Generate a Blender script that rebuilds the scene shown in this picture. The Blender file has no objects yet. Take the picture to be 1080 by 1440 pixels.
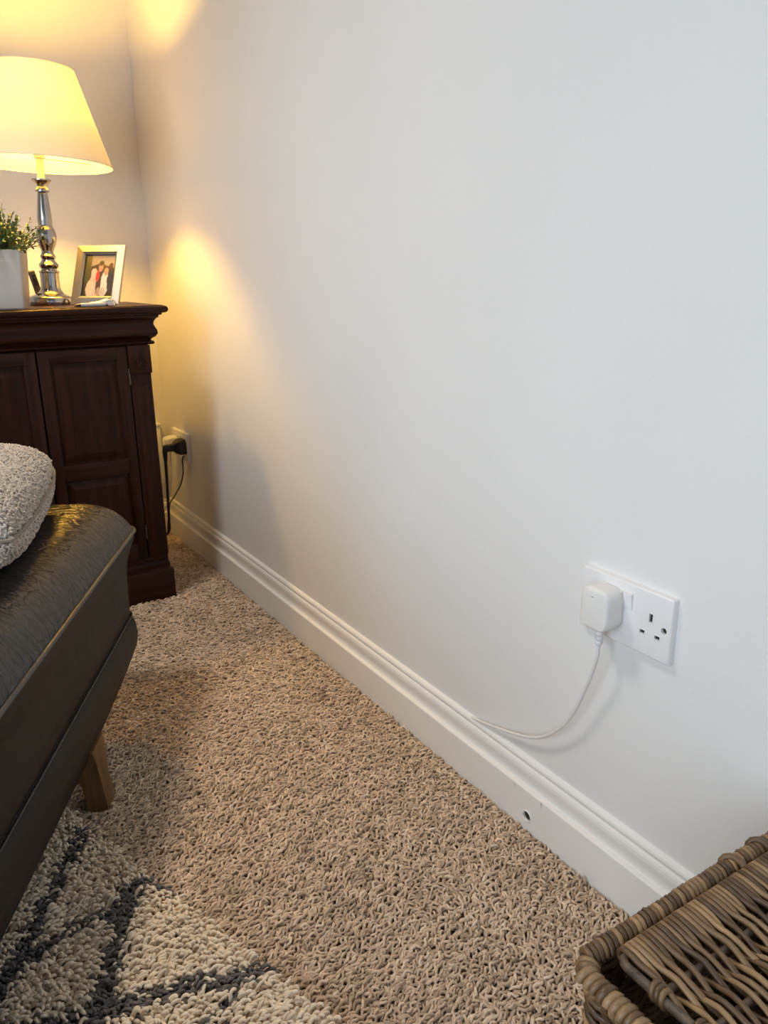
import bpy, bmesh, math, random
import numpy as np
from mathutils import Vector, Matrix
random.seed(7); rng = np.random.default_rng(7)
scene = bpy.context.scene
C = scene.collection
R = math.radians

# ------------------------------------------------------------------ camera
CAM = Vector((-0.7472, 0.0, 0.8377)); YAW, PITCH, ROLL, FPX = 0.5590, 0.2969, -0.0119, 1101.6
_f = Vector((math.sin(YAW)*math.cos(PITCH), math.cos(YAW)*math.cos(PITCH), -math.sin(PITCH)))
_r = Vector((math.cos(YAW), -math.sin(YAW), 0)); _u = _r.cross(_f)
_r2 = math.cos(ROLL)*_r + math.sin(ROLL)*_u; _u2 = -math.sin(ROLL)*_r + math.cos(ROLL)*_u
cd = bpy.data.cameras.new('camera'); cam = bpy.data.objects.new('camera', cd); C.objects.link(cam)
cam.matrix_world = Matrix(((_r2.x, _u2.x, -_f.x, CAM.x), (_r2.y, _u2.y, -_f.y, CAM.y), (_r2.z, _u2.z, -_f.z, CAM.z), (0, 0, 0, 1)))
cd.sensor_fit = 'VERTICAL'; cd.sensor_height = 36; cd.lens = FPX/1440*36; cd.clip_start = 0.02
scene.camera = cam

# ------------------------------------------------------------------ world, large lights, exposure
W = bpy.data.worlds.new('world'); scene.world = W; W.use_nodes = True
W.node_tree.nodes['Background'].inputs[0].default_value = (.62, .78, 1, 1)
W.node_tree.nodes['Background'].inputs[1].default_value = 0.3
scene.view_settings.view_transform = 'Standard'; scene.view_settings.look = 'None'
scene.view_settings.exposure = 0.0; scene.view_settings.gamma = 1; scene.view_settings.use_curve_mapping = False
scene.cycles.use_denoising = True; scene.cycles.max_bounces = 10; scene.cycles.diffuse_bounces = 5
scene.cycles.sample_clamp_indirect = 6

def area(name, loc, target, sx, sy, power, col):
    l = bpy.data.lights.new(name, 'AREA'); l.shape = 'RECTANGLE'; l.size = sx; l.size_y = sy; l.energy = power; l.color = col
    o = bpy.data.objects.new(name, l); C.objects.link(o); o.location = loc
    o.rotation_euler = (Vector(target)-Vector(loc)).to_track_quat('-Z', 'Y').to_euler()
    return o
area('window_daylight', (-2.36, -.05, .98), (0, .25, .50), 2.2, 1.5, 26, (.77, .89, 1.0)).data.spread = R(135)
area('window_daylight', (-1.3, -2.26, .95), (-1.0, 1.5, .3), 1.6, 1.8, 2.5, (.84, .91, 1.0))
area('ceiling_downlight', (-1.15, 1.35, 2.33), (-1.15, 1.35, 0), 0.4, 0.4, 12, (1.0, .925, .82)).data.spread = R(112)

# ------------------------------------------------------------------ materials
def ramp(nt, fac, stops):
    n = nt.nodes.new('ShaderNodeValToRGB'); nt.links.new(fac, n.inputs[0])
    el = n.color_ramp.elements
    while len(el) < len(stops): el.new(.5)
    for e, (p, c) in zip(el, stops): e.position = p; e.color = (*c, 1)
    return n.outputs[0]
def new_mat(name, col=(.5, .5, .5), rough=.5, metal=0, **kw):
    m = bpy.data.materials.new(name); m.use_nodes = True; nt = m.node_tree
    b = nt.nodes['Principled BSDF']; b.inputs['Base Color'].default_value = (*col, 1)
    b.inputs['Roughness'].default_value = rough; b.inputs['Metallic'].default_value = metal
    for k, v in kw.items(): b.inputs[k.replace('_', ' ')].default_value = v
    return m, nt, b
def coords(nt, scale=(1, 1, 1), rot=(0, 0, 0), out='Object'):
    tc = nt.nodes.new('ShaderNodeTexCoord'); mp = nt.nodes.new('ShaderNodeMapping')
    mp.inputs['Scale'].default_value = scale; mp.inputs['Rotation'].default_value = rot
    nt.links.new(tc.outputs[out], mp.inputs[0]); return mp.outputs[0]
def noise(nt, vec, scale, detail=3, rough=.55, dist=0):
    n = nt.nodes.new('ShaderNodeTexNoise'); n.inputs['Scale'].default_value = scale; n.inputs['Detail'].default_value = detail
    n.inputs['Roughness'].default_value = rough; n.inputs['Distortion'].default_value = dist
    if vec is not None: nt.links.new(vec, n.inputs['Vector'])
    return n.outputs[0]
def bump(nt, b, h, strength=.3, dist=.002, prev=None):
    n = nt.nodes.new('ShaderNodeBump'); n.inputs['Strength'].default_value = strength; n.inputs['Distance'].default_value = dist
    nt.links.new(h, n.inputs['Height'])
    if prev is not None: nt.links.new(prev, n.inputs['Normal'])
    nt.links.new(n.outputs[0], b.inputs['Normal']); return n.outputs[0]
def plain(name, col, rough=.5, metal=0, **kw): return new_mat(name, col, rough, metal, **kw)[0]

MT = {}
m, nt, b = new_mat('wall_paint', (.80, .79, .775), .75); v = coords(nt)
nt.links.new(ramp(nt, noise(nt, v, 3, 4), [(.3, (.785, .775, .76)), (.7, (.815, .805, .79))]), b.inputs['Base Color'])
n1 = bump(nt, b, noise(nt, v, 160, 3), .16, .0015); bump(nt, b, noise(nt, v, 22, 3), .10, .004, n1); MT['wall'] = m
m, nt, b = new_mat('white_gloss_paint', (.87, .86, .84), .28); v = coords(nt)
bump(nt, b, noise(nt, coords(nt, (40, 3, 40)), 5, 2), .06, .001); MT['gloss'] = m
MT['ceiling'] = plain('ceiling_paint', (.5, .49, .47), .8)
MT['plastic'] = plain('white_plastic', (.84, .83, .83), .28)
MT['plastic_warm'] = plain('warm_white_plastic', (.82, .80, .77), .35)
MT['slot'] = plain('recess_shade', (.02, .018, .016), .6)  # near-black that paints the shade inside the skirting hole and socket slots
MT['rubber'] = plain('black_rubber', (.012, .011, .010), .45)
MT['cable_white'] = plain('white_cable', (.76, .75, .74), .4)
MT['chrome'] = plain('polished_chrome', (.46, .44, .42), .14, 1)
MT['frame_metal'] = new_mat('brushed_silver', (.33, .31, .28), .45, 1)[0]
MT['brass'] = plain('dark_metal', (.10, .08, .06), .4, 1)

def wood(name, c1, c2, rough, axis):
    m, nt, b = new_mat(name, c1, rough); sc = [14, 14, 14]; sc[axis] = 1.1
    v = coords(nt, sc); f = noise(nt, v, 3.0, 6, .62, .9)
    nt.links.new(ramp(nt, f, [(.28, c1), (.72, c2)]), b.inputs['Base Color'])
    b.inputs['Coat Weight'].default_value = .03; b.inputs['Coat Roughness'].default_value = .2; b.inputs['Specular IOR Level'].default_value = .16
    bump(nt, b, noise(nt, v, 9, 4), .05, .001); return m
MT['wood_v'] = wood('mahogany_upright', (.0085, .0026, .0014), (.042, .0112, .0050), .42, 2)
MT['wood_h'] = wood('mahogany_level', (.0085, .0030, .0017), (.040, .0118, .0056), .36, 0)
MT['leg_wood'] = wood('leg_wood', (.10, .055, .022), (.24, .14, .065), .4, 2)

m, nt, b = new_mat('black_leather', (.010, .010, .011), .27, Specular_IOR_Level=.6); v = coords(nt)
nz = noise(nt, v, 7, 4); nt.links.new(ramp(nt, nz, [(.3, (.007, .007, .008)), (.75, (.016, .0155, .0155))]), b.inputs['Base Color'])
vo = nt.nodes.new('ShaderNodeTexVoronoi'); vo.feature = 'DISTANCE_TO_EDGE'; vo.inputs['Scale'].default_value = 1
va = nt.nodes.new('ShaderNodeVectorMath'); va.operation = 'ADD'
sm = nt.nodes.new('ShaderNodeVectorMath'); sm.operation = 'SCALE'; sm.inputs['Scale'].default_value = .9
tn = nt.nodes.new('ShaderNodeTexNoise'); tn.inputs['Scale'].default_value = 26; nt.links.new(v, tn.inputs['Vector'])
nt.links.new(tn.outputs['Color'], sm.inputs[0]); v2 = coords(nt, (62, 24, 50))
nt.links.new(v2, va.inputs[0]); nt.links.new(sm.outputs[0], va.inputs[1]); nt.links.new(va.outputs[0], vo.inputs['Vector'])
cr = ramp(nt, vo.outputs['Distance'], [(0, (0, 0, 0)), (.16, (1, 1, 1))])
n1 = bump(nt, b, cr, .45, .0016); n2 = bump(nt, b, noise(nt, coords(nt, (64, 26, 30)), 1, 4, .6, 1.6), .55, .0045, n1)
bump(nt, b, noise(nt, v, 420, 2), .10, .0006, n2); MT['leather'] = m
m, nt, b = new_mat('side_leather', (.016, .014, .012), .52, Specular_IOR_Level=.24); v = coords(nt)
nt.links.new(ramp(nt, noise(nt, v, 5, 4), [(.3, (.009, .0078, .007)), (.75, (.017, .0148, .0128))]), b.inputs['Base Color'])
n1 = bump(nt, b, noise(nt, v, 300, 2), .12, .0006); bump(nt, b, noise(nt, coords(nt, (14, 8, 5)), 1, 3), .25, .006, n1); MT['leather_side'] = m
MT['piping'] = plain('leather_piping', (.05, .048, .046), .42)

def yarn(name, stops, rough=.9):
    m, nt, b = new_mat(name, stops[0][1], rough)
    at = nt.nodes.new('ShaderNodeAttribute'); at.attribute_type = 'INSTANCER'; at.attribute_name = 'tone'
    nt.links.new(ramp(nt, at.outputs['Fac'], stops), b.inputs['Base Color'])
    b.inputs['Sheen Weight'].default_value = .15
    bump(nt, b, noise(nt, coords(nt), 900, 2), .5, .0006); return m
MT['carpet_yarn'] = yarn('carpet_yarn', [(0, (.33, .24, .16)), (.5, (.59, .435, .305)), (1, (.80, .635, .475))])
MT['rug_yarn'] = yarn('rug_yarn', [(0, (.66, .535, .39)), (.45, (.88, .75, .58)), (.55, (.20, .18, .165)), (1, (.085, .078, .075))])
MT['cushion_yarn'] = yarn('cushion_yarn', [(0, (.38, .325, .27)), (1, (.60, .53, .46))])
m, nt, b = new_mat('carpet_backing', (.19, .135, .095), .95); v = coords(nt)
f = noise(nt, v, 130, 3, .6, 1.2); nt.links.new(ramp(nt, f, [(.35, (.20, .145, .10)), (.65, (.42, .315, .225))]), b.inputs['Base Color']); bump(nt, b, f, .8, .004); MT['carpet_base'] = m
MT['rug_base'] = plain('rug_backing', (.25, .20, .15), .95)
m, nt, b = new_mat('cushion_cloth', (.26, .22, .18), .95); bump(nt, b, noise(nt, coords(nt), 260, 3), .6, .002); MT['cushion_cloth'] = m

m, nt, b = new_mat('willow', (.2, .13, .07), .42)
oi = nt.nodes.new('ShaderNodeObjectInfo'); f = noise(nt, coords(nt, (60, 25, 60)), 1, 4, .6)
mx = nt.nodes.new('ShaderNodeMath'); mx.operation = 'ADD'; s1 = nt.nodes.new('ShaderNodeMath'); s1.operation = 'MULTIPLY'; s1.inputs[1].default_value = .55
s2 = nt.nodes.new('ShaderNodeMath'); s2.operation = 'MULTIPLY'; s2.inputs[1].default_value = .6
nt.links.new(oi.outputs['Random'], s1.inputs[0]); nt.links.new(f, s2.inputs[0]); nt.links.new(s1.outputs[0], mx.inputs[0]); nt.links.new(s2.outputs[0], mx.inputs[1])
nt.links.new(ramp(nt, mx.outputs[0], [(.1, (.034, .020, .011)), (.5, (.125, .070, .032)), (.95, (.40, .255, .125))]), b.inputs['Base Color'])
bump(nt, b, f, .25, .001); MT['willow'] = m
m, nt, b = new_mat('willow_dark', (.1, .07, .04), .5); f = noise(nt, coords(nt, (160, 160, 160)), 1, 3)
nt.links.new(ramp(nt, f, [(.3, (.045, .031, .021)), (.7, (.15, .105, .066))]), b.inputs['Base Color']); MT['willow_dark'] = m

m, nt, b = new_mat('shade_fabric', (.86, .74, .52), .8)
tr = nt.nodes.new('ShaderNodeBsdfTranslucent'); tr.inputs[0].default_value = (1, .80, .55, 1)
ms = nt.nodes.new('ShaderNodeMixShader'); ms.inputs[0].default_value = .042
nt.links.new(b.outputs[0], ms.inputs[1]); nt.links.new(tr.outputs[0], ms.inputs[2]); nt.links.new(ms.outputs[0], nt.nodes['Material Output'].inputs[0])
bump(nt, b, noise(nt, coords(nt, (300, 300, 700)), 1, 2), .2, .0008); MT['shade'] = m
m, nt, b = new_mat('bulb_glow', (1, .9, .7), .4); b.inputs['Emission Color'].default_value = (1, .57, .09, 1); b.inputs['Emission Strength'].default_value = 600; MT['bulb'] = m
MT['candle'] = plain('cream_sleeve', (.85, .76, .58), .5)
m, nt, b = new_mat('pot_glaze', (.56, .52, .46), .55); bump(nt, b, noise(nt, coords(nt), 60, 3), .1, .001); MT['pot'] = m
m, nt, b = new_mat('leaf', (.05, .10, .03), .5); oi = nt.nodes.new('ShaderNodeObjectInfo')
nt.links.new(ramp(nt, noise(nt, coords(nt), 90, 2), [(.3, (.045, .085, .025)), (.5, (.12, .175, .055)), (.75, (.30, .33, .14))]), b.inputs['Base Color'])
b.inputs['Subsurface Weight'].default_value = 0; MT['leaf'] = m
MT['soil'] = plain('moss', (.03, .035, .015), .9)
m, nt, b = new_mat('photo_print', (.5, .5, .5), .18); at = nt.nodes.new('ShaderNodeAttribute'); at.attribute_name = 'print'
nt.links.new(at.outputs['Color'], b.inputs['Base Color']); MT['print'] = m
MT['dark_plastic'] = plain('dark_grey_plastic', (.045, .042, .04), .35)
MT['silver_plastic'] = plain('silver_plastic', (.62, .60, .58), .3, .3)
MT['glass'] = None

# ------------------------------------------------------------------ mesh helpers
class MB:
    def __init__(s): s.v = []; s.f = []
    def add(s, vs, fs):
        o = len(s.v); s.v += [tuple(map(float, q)) for q in vs]; s.f += [tuple(i+o for i in f) for f in fs]; return s
    def box(s, a, b):
        x0, y0, z0 = a; x1, y1, z1 = b
        return s.add([(x0,y0,z0),(x1,y0,z0),(x1,y1,z0),(x0,y1,z0),(x0,y0,z1),(x1,y0,z1),(x1,y1,z1),(x0,y1,z1)],
                     [(0,3,2,1),(4,5,6,7),(0,1,5,4),(1,2,6,5),(2,3,7,6),(3,0,4,7)])
    def rbox(s, a, b, r=.003, seg=2):
        bm = bmesh.new(); bmesh.ops.create_cube(bm, size=1)
        for v in bm.verts: v.co = Vector([(a[i]+b[i])/2 + v.co[i]*(b[i]-a[i]) for i in range(3)])
        bmesh.ops.bevel(bm, geom=list(bm.edges)+list(bm.verts), offset=r, segments=seg, profile=.5, affect='EDGES')
        bm.verts.index_update(); s.add([v.co for v in bm.verts], [[v.index for v in f.verts] for f in bm.faces]); bm.free(); return s
    def rings(s, rings, cap0=True, cap1=True, closed=False):
        n = len(rings[0]); k = len(rings); fs = []
        for i in range(k if closed else k-1):
            j = (i+1) % k
            for q in range(n): fs.append((i*n+q, i*n+(q+1)%n, j*n+(q+1)%n, j*n+q))
        if not closed:
            if cap0: fs.append(tuple(range(n))[::-1])
            if cap1: fs.append(tuple((k-1)*n+q for q in range(n)))
        return s.add([p for r in rings for p in r], fs)
    def tube(s, path, r, n=8, closed=False, cap=True):
        P = [Vector(p) for p in path]; k = len(P); rr = r if hasattr(r, '__len__') else [r]*k; rings = []; up = None
        for i in range(k):
            t = (P[(i+1) % k]-P[(i-1) % k]) if closed else (P[min(i+1, k-1)]-P[max(i-1, 0)])
            t.normalize()
            if up is None:
                up = t.orthogonal().normalized()
            up = (up - t*up.dot(t)); up.normalize(); w = t.cross(up)
            rings.append([P[i]+(up*math.cos(2*math.pi*q/n)+w*math.sin(2*math.pi*q/n))*rr[i] for q in range(n)])
        return s.rings(rings, cap, cap, closed)
    def lathe(s, prof, c=(0, 0, 0), n=32, cap0=True, cap1=True):
        return s.rings([[(c[0]+r*math.cos(2*math.pi*q/n), c[1]+r*math.sin(2*math.pi*q/n), c[2]+z) for q in range(n)] for r, z in prof], cap0, cap1)
    def build(s, name, mat, parent=None, smooth=True, world=False, angle=40):
        vs = s.v
        if world and parent is not None:
            p = parent
            while p.parent: p = p.parent
            L = p.location; vs = [(x-L.x, y-L.y, z-L.z) for x, y, z in vs]
        me = bpy.data.meshes.new(name); me.from_pydata(vs, [], s.f); me.update()
        bm = bmesh.new(); bm.from_mesh(me); bmesh.ops.recalc_face_normals(bm, faces=bm.faces); bm.to_mesh(me); bm.free()
        me.materials.append(MT[mat])
        if smooth:
            me.polygons.foreach_set('use_smooth', [True]*len(me.polygons))
            me.set_sharp_from_angle(angle=R(angle))
        o = bpy.data.objects.new(name, me); C.objects.link(o); o.parent = parent; return o
def tag(o, label=None, cat=None, group=None, kind=None):
    for k, val in (('label', label), ('category', cat), ('group', group), ('kind', kind)):
        if val: o[k] = val
    return o
def thing(name, label, cat, loc, rz=0, group=None):
    o = bpy.data.objects.new(name, None); C.objects.link(o); o.location = loc; o.rotation_euler.z = rz; o.empty_display_size = .05
    return tag(o, label, cat, group)
def struct(o): o['kind'] = 'structure'; return o
def smoothpath(pts, n=8):
    P = [Vector(p) for p in pts]; P = [2*P[0]-P[1]]+P+[2*P[-1]-P[-2]]; out = []
    for i in range(1, len(P)-2):
        for k in range(n):
            t = k/n; a, b_, c, d = P[i-1:i+3]
            out.append(.5*((2*b_)+(c-a)*t+(2*a-5*b_+4*c-d)*t*t+(3*b_-a-3*c+d)*t**3))
    out.append(P[-2]); return out
def rrect(x0, x1, y0, y1, r, z, k=5):
    out = []
    for cx, cy, a0 in ((x1-r, y1-r, 0), (x0+r, y1-r, 90), (x0+r, y0+r, 180), (x1-r, y0+r, 270)):
        for i in range(k+1):
            a = R(a0+90*i/k); out.append((cx+r*math.cos(a), cy+r*math.sin(a), z))
    return out
def boolean_cut(o, cutters):
    for c in cutters:
        md = o.modifiers.new('cut', 'BOOLEAN'); md.operation = 'DIFFERENCE'; md.object = c; md.solver = 'EXACT'
    dg = bpy.context.evaluated_depsgraph_get(); me = bpy.data.meshes.new_from_object(o.evaluated_get(dg))
    old = o.data; o.modifiers.clear(); o.data = me; me.name = old.name
    for c in cutters: bpy.data.objects.remove(c)
    return o

# scattering of yarn: a point mesh and instances of a few yarn shapes
def scatter(name, pts, rot, scl, tone, variants, parent=None):
    me = bpy.data.meshes.new(name); me.from_pydata(pts.tolist(), [], []); n = len(pts)
    a = me.attributes.new('rot', 'FLOAT_VECTOR', 'POINT'); a.data.foreach_set('vector', np.asarray(rot, np.float32).ravel())
    a = me.attributes.new('scl', 'FLOAT', 'POINT'); a.data.foreach_set('value', np.asarray(scl, np.float32))
    a = me.attributes.new('tone', 'FLOAT', 'POINT'); a.data.foreach_set('value', np.asarray(tone, np.float32))
    a = me.attributes.new('pick', 'INT', 'POINT'); a.data.foreach_set('value', rng.integers(0, len(variants), n).astype(np.int32))
    me.materials.append(variants[0].data.materials[0])
    o = bpy.data.objects.new(name, me); C.objects.link(o); o.parent = parent; o['kind'] = 'stuff'
    g = bpy.data.node_groups.new(name+'_yarn', 'GeometryNodeTree')
    g.interface.new_socket('Geometry', in_out='INPUT', socket_type='NodeSocketGeometry'); g.interface.new_socket('Geometry', in_out='OUTPUT', socket_type='NodeSocketGeometry')
    N = g.nodes; gi = N.new('NodeGroupInput'); go = N.new('NodeGroupOutput'); ip = N.new('GeometryNodeInstanceOnPoints'); jn = N.new('GeometryNodeJoinGeometry')
    for vo_ in variants:
        oi_ = N.new('GeometryNodeObjectInfo'); oi_.inputs['Object'].default_value = vo_; oi_.inputs['As Instance'].default_value = True
        g.links.new(oi_.outputs['Geometry'], jn.inputs[0])
    def attr(nm, t):
        q = N.new('GeometryNodeInputNamedAttribute'); q.data_type = t; q.inputs[0].default_value = nm; return q.outputs[0]
    er = N.new('FunctionNodeEulerToRotation'); g.links.new(attr('rot', 'FLOAT_VECTOR'), er.inputs[0])
    ip.inputs['Pick Instance'].default_value = True
    g.links.new(gi.outputs[0], ip.inputs['Points']); g.links.new(jn.outputs[0], ip.inputs['Instance'])
    g.links.new(attr('pick', 'INT'), ip.inputs['Instance Index']); g.links.new(er.outputs[0], ip.inputs['Rotation']); g.links.new(attr('scl', 'FLOAT'), ip.inputs['Scale'])
    g.links.new(ip.outputs[0], go.inputs[0])
    md = o.modifiers.new('yarn', 'NODES'); md.node_group = g; return o
def yarn_shape(name, path, rad, mat, n=6):
    mb = MB().tube(smoothpath(path, 3), 0.001, n); k = len(smoothpath(path, 3))
    rr = [rad*(.45+.55*math.sin(math.pi*min(1, max(0, (i+.6)/(k+.2))))**.5) for i in range(k)]
    mb = MB().tube(smoothpath(path, 3), rr, n)
    o = mb.build(name, mat, angle=100); C.objects.unlink(o); return o

# ------------------------------------------------------------------ room shell
YB, XL, YF, H = 2.56, -2.4, -2.3, 2.4
struct(MB().box((XL-.1, YF-.1, -.10), (.1, YB+.1, -.010)).build('floor', 'carpet_base'))
struct(MB().box((XL-.1, YF-.1, H), (.1, YB+.1, H+.1)).build('ceiling', 'ceiling'))
struct(MB().box((0, YF-.1, -.05), (.1, YB+.1, H)).build('wall_right', 'wall'))
struct(MB().box((XL-.1, YB, -.05), (0, YB+.1, H)).build('wall_back', 'wall'))
def wall_open(name, along, fixed0, fixed1, lo, hi, a0, a1, z0, z1):
    mb = MB()
    for (p0, p1, q0, q1) in ((lo, a0, -.05, H), (a1, hi, -.05, H), (a0, a1, -.05, z0), (a0, a1, z1, H)):
        if along == 'y': mb.box((fixed0, p0, q0), (fixed1, p1, q1))
        else: mb.box((p0, fixed0, q0), (p1, fixed1, q1))
    return struct(mb.build(name, 'wall', smooth=False))
wall_open('wall_left', 'y', XL-.1, XL, YF-.1, YB, -1.15, 1.05, .23, 1.73)
wall_open('wall_front', 'x', YF-.1, YF, XL, 0, -2.1, -.5, .05, 1.85)
def window(name, along, c, a0, a1, z0, z1):
    mb = MB()
    def bar(p0, p1, q0, q1):
        if along == 'y': mb.box((c-.02, p0, q0), (c+.02, p1, q1))
        else: mb.box((p0, c-.02, q0), (p1, c+.02, q1))
    am = (a0+a1)/2
    for q in ((a0, a1, z0, z0+.05), (a0, a1, z1-.05, z1), (a0, a0+.05, z0, z1), (a1-.05, a1, z0, z1), (am-.025, am+.025, z0, z1)): bar(*q)
    return struct(mb.build(name, 'gloss', smooth=False))
window('window_1', 'y', XL-.05, -1.15, 1.05, .23, 1.73); window('window_2', 'x', YF-.05, -2.1, -.5, .05, 1.85)

# skirting board: fascia, ledge, ogee, bead
SK = [(.018, -.02), (.018, .0675), (.0176, .0688), (.0168, .0695), (.0155, .0698), (.0106, .0702), (.0098, .0714), (.0095, .0755), (.0100, .0815), (.0112, .0875), (.0118, .0935),
      (.0113, .0985), (.0098, .1020), (.0078, .1040), (.0046, .1045), (.0046, .1060), (.0074, .1066), (.0078, .1090), (.0068, .1120), (.0045, .1143), (0, .1158)]
def skirt(name, p0, p1, out, hole=None):
    p0, p1, out = Vector(p0), Vector(p1), Vector(out); mb = MB()
    ends = [p0, p1]
    def pt(p, o, z): q = p+out*o; return (q.x, q.y, z)
    def strip(a, b_, prof):
        for (o0, z0), (o1, z1) in zip(prof, prof[1:]): mb.add([pt(a, o0, z0), pt(b_, o0, z0), pt(b_, o1, z1), pt(a, o1, z1)], [(0, 1, 2, 3)])
    if hole is None: strip(p0, p1, SK)
    else:
        strip(p0, p1, SK[1:])
        d = (p1-p0).normalized(); s0, hz, r, hw = hole; a = p0+d*(s0-hw); b_ = p0+d*(s0+hw)
        strip(p0, a, SK[:2]); strip(b_, p1, SK[:2])
        n = 32; ro = []; ri = []; rb = []
        for k in range(n):
            an = 2*math.pi*k/n; cx, cz = math.cos(an), math.sin(an); t = min(hw/abs(cx) if abs(cx) > 1e-6 else 9, ((.0675-hz) if cz > 0 else (hz+.02))/abs(cz) if abs(cz) > 1e-6 else 9)
            ro.append(pt(p0+d*(s0+cx*t), .018, hz+cz*t)); ri.append(pt(p0+d*(s0+cx*r), .018, hz+cz*r)); rb.append(pt(p0+d*(s0+cx*r), .004, hz+cz*r))
        mb.add(ro+ri, [(k, (k+1) % n, n+(k+1) % n, n+k) for k in range(n)])
        corner = [(p0+d*(s0-hw), -.02), (p0+d*(s0+hw), -.02), (p0+d*(s0+hw), .0675), (p0+d*(s0-hw), .0675)]
        for q, z in corner:   # fill the four corner gaps left by the radial fan
            pts = sorted(range(n), key=lambda k: (Vector(ro[k])-Vector(pt(q, .018, z))).length)[:2]
            mb.add([pt(q, .018, z), ro[pts[0]], ro[pts[1]]], [(0, 1, 2)])
        mb.add(ri+rb, [(k, (k+1) % n, n+(k+1) % n, n+k) for k in range(n)]); mb.add(rb, [tuple(range(n))])
    return struct(mb.build(name, 'gloss', angle=30))
HOLE = (0.7565, .0248)
br = skirt('baseboard_right', (0, YF, 0), (0, YB, 0), (-1, 0, 0), (HOLE[0]-YF, HOLE[1], .0078, .03))
skirt('baseboard_back', (0, YB, 0), (XL, YB, 0), (0, -1, 0))
skirt('baseboard_left', (XL, YF, 0), (XL, YB, 0), (1, 0, 0)); skirt('baseboard_front', (XL, YF, 0), (0, YF, 0), (0, 1, 0))
def ring(mb, c, axis_r, r_out, tr, n=28):
    return mb.tube([(c[0], c[1]+r_out*math.cos(2*math.pi*k/n), c[2]+r_out*math.sin(2*math.pi*k/n)) for k in range(n)], tr, 6, closed=True)
ring(MB(), (-.018, HOLE[0], HOLE[1]), 0, .0088, .0013).build('hole_rim', 'gloss', br)
MB().tube([(-.0150, HOLE[0], HOLE[1]), (-.0040, HOLE[0], HOLE[1])], .0077, 20).build('hole_shade', 'slot', br)  # added black cylinder, paints the shade inside the hole

# ------------------------------------------------------------------ carpet pile
carpet_var = []
for k in range(8):
    L = .0125+.006*random.random(); c1 = random.uniform(-.0032, .0032); c2 = random.uniform(-.0032, .0032)
    carpet_var.append(yarn_shape('carpet_yarn_piece', [(-L/2, 0, -.006), (-L*.30, c1*.6, -.0008), (-L*.05, c1, .0012), (L*.22, c2, .0006), (L*.42, c2*.4, -.0016), (L*.5, 0, -.0065)], .00165+.0004*random.random(), 'carpet_yarn'))
def in_sofa(x, y):
    s = (x+.5621)*.4695+(y-1.162)*.8829; w = -(x+.5621)*.8829+(y-1.162)*.4695; return s, w
sx, sy = .0062, .0044
gx = np.arange(-1.75, -.0175, sx); gy = np.arange(-.35, 2.545, sy); X, Y = np.meshgrid(gx, gy); X[1::2] += sx/2
X = (X+rng.uniform(-.0026, .0026, X.shape)).ravel(); Y = (Y+rng.uniform(-.0018, .0018, Y.shape)).ravel()
s_, w_ = in_sofa(X, Y)
RD = np.array([.3130, -.9497]); RP = np.array([-.5360, .8860]); RI = np.array([-.9497, -.3130])   # rug edge direction, a point on the edge, inward
re = (X-RP[0])*RI[0]+(Y-RP[1])*RI[1]; ra = (X-RP[0])*RD[0]+(Y-RP[1])*RD[1]
keep = (X < -.0215) & ~((Y > 2.02) & (Y < 2.24) & (X < -.24)) & ~((re > .03) & (ra > -.30)) & ~((w_ > .35) & (s_ > -.75) & (s_ < .3))
X, Y = X[keep], Y[keep]; n = len(X)
flow = .10*np.sin(X*9+Y*5)+.25*np.sin(Y*3.1+X*4)
ang = flow+.12+rng.normal(0, .36+.22*(X > -.28), n)+np.pi*(rng.random(n) < .5)
big = np.sin(X*23+3*np.sin(Y*11))*np.sin(Y*19+2*np.sin(X*13))
tone = np.clip(.5+.24*rng.normal(0, 1, n)+.10*big, 0, 1)
scatter('carpet_pile', np.stack([X, Y, rng.normal(-.0014, .0019, n)], 1), np.stack([rng.normal(0, .3, n), rng.normal(0, .22, n), ang], 1), rng.uniform(.85, 1.2, n), tone, carpet_var)
tag(bpy.data.objects['carpet_pile'], 'beige twisted-yarn fitted carpet covering the floor', 'carpet')

# ------------------------------------------------------------------ rug
rug = thing('shaggy_rug', 'cream shaggy rug with charcoal trellis lines lying beside the black sofa', 'rug', (-.9, .75, 0))
def rugpt(e, a): q = RP+RI*e+RD*a; return (q[0], q[1])
A0, A1, EW = -.315, .52, .95
cs = [rugpt(.004, A0), rugpt(EW, A0), rugpt(EW, A1), rugpt(.004, A1)]
MB().add([(x, y, z) for z in (-.006, .012) for x, y in cs], [(0, 1, 2, 3), (4, 5, 6, 7), (0, 1, 5, 4), (1, 2, 6, 5), (2, 3, 7, 6), (3, 0, 4, 7)]).build('rug_backing', 'rug_base', rug, world=True, smooth=False)
LINES = [([(-.5400, .9150), (-.5600, .9480), (-.585, .9450), (-.6213, .8665), (-.665, .7753), (-.72, .66), (-.77, .55), (-.83, .44)], .0135, 1),
         ([(-.4650, .7250), (-.5184, .7272), (-.5988, .7525), (-.7067, .7817), (-.80, .812), (-.93, .85), (-1.1, .90)], .0125, 1),
         ([(-.5950, .9135), (-.659, .9125), (-.7054, .8998), (-.7524, .8841), (-.85, .86), (-1.0, .83)], .0105, .8),
         ([(-.6000, 1.120), (-.6229, 1.0892), (-.6571, 1.0309), (-.6982, .9647), (-.7445, .8899), (-.80, .80), (-.88, .67), (-.96, .54)], .0125, .9),
         ([(-.5200, .7200), (-.5385, .7029), (-.5535, .6884), (-.63, .60), (-.72, .50), (-.80, .42)], .0085, .6),
         ([(-.40, .50), (-.55, .53), (-.70, .565), (-.90, .61)], .0125, 1)]
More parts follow.
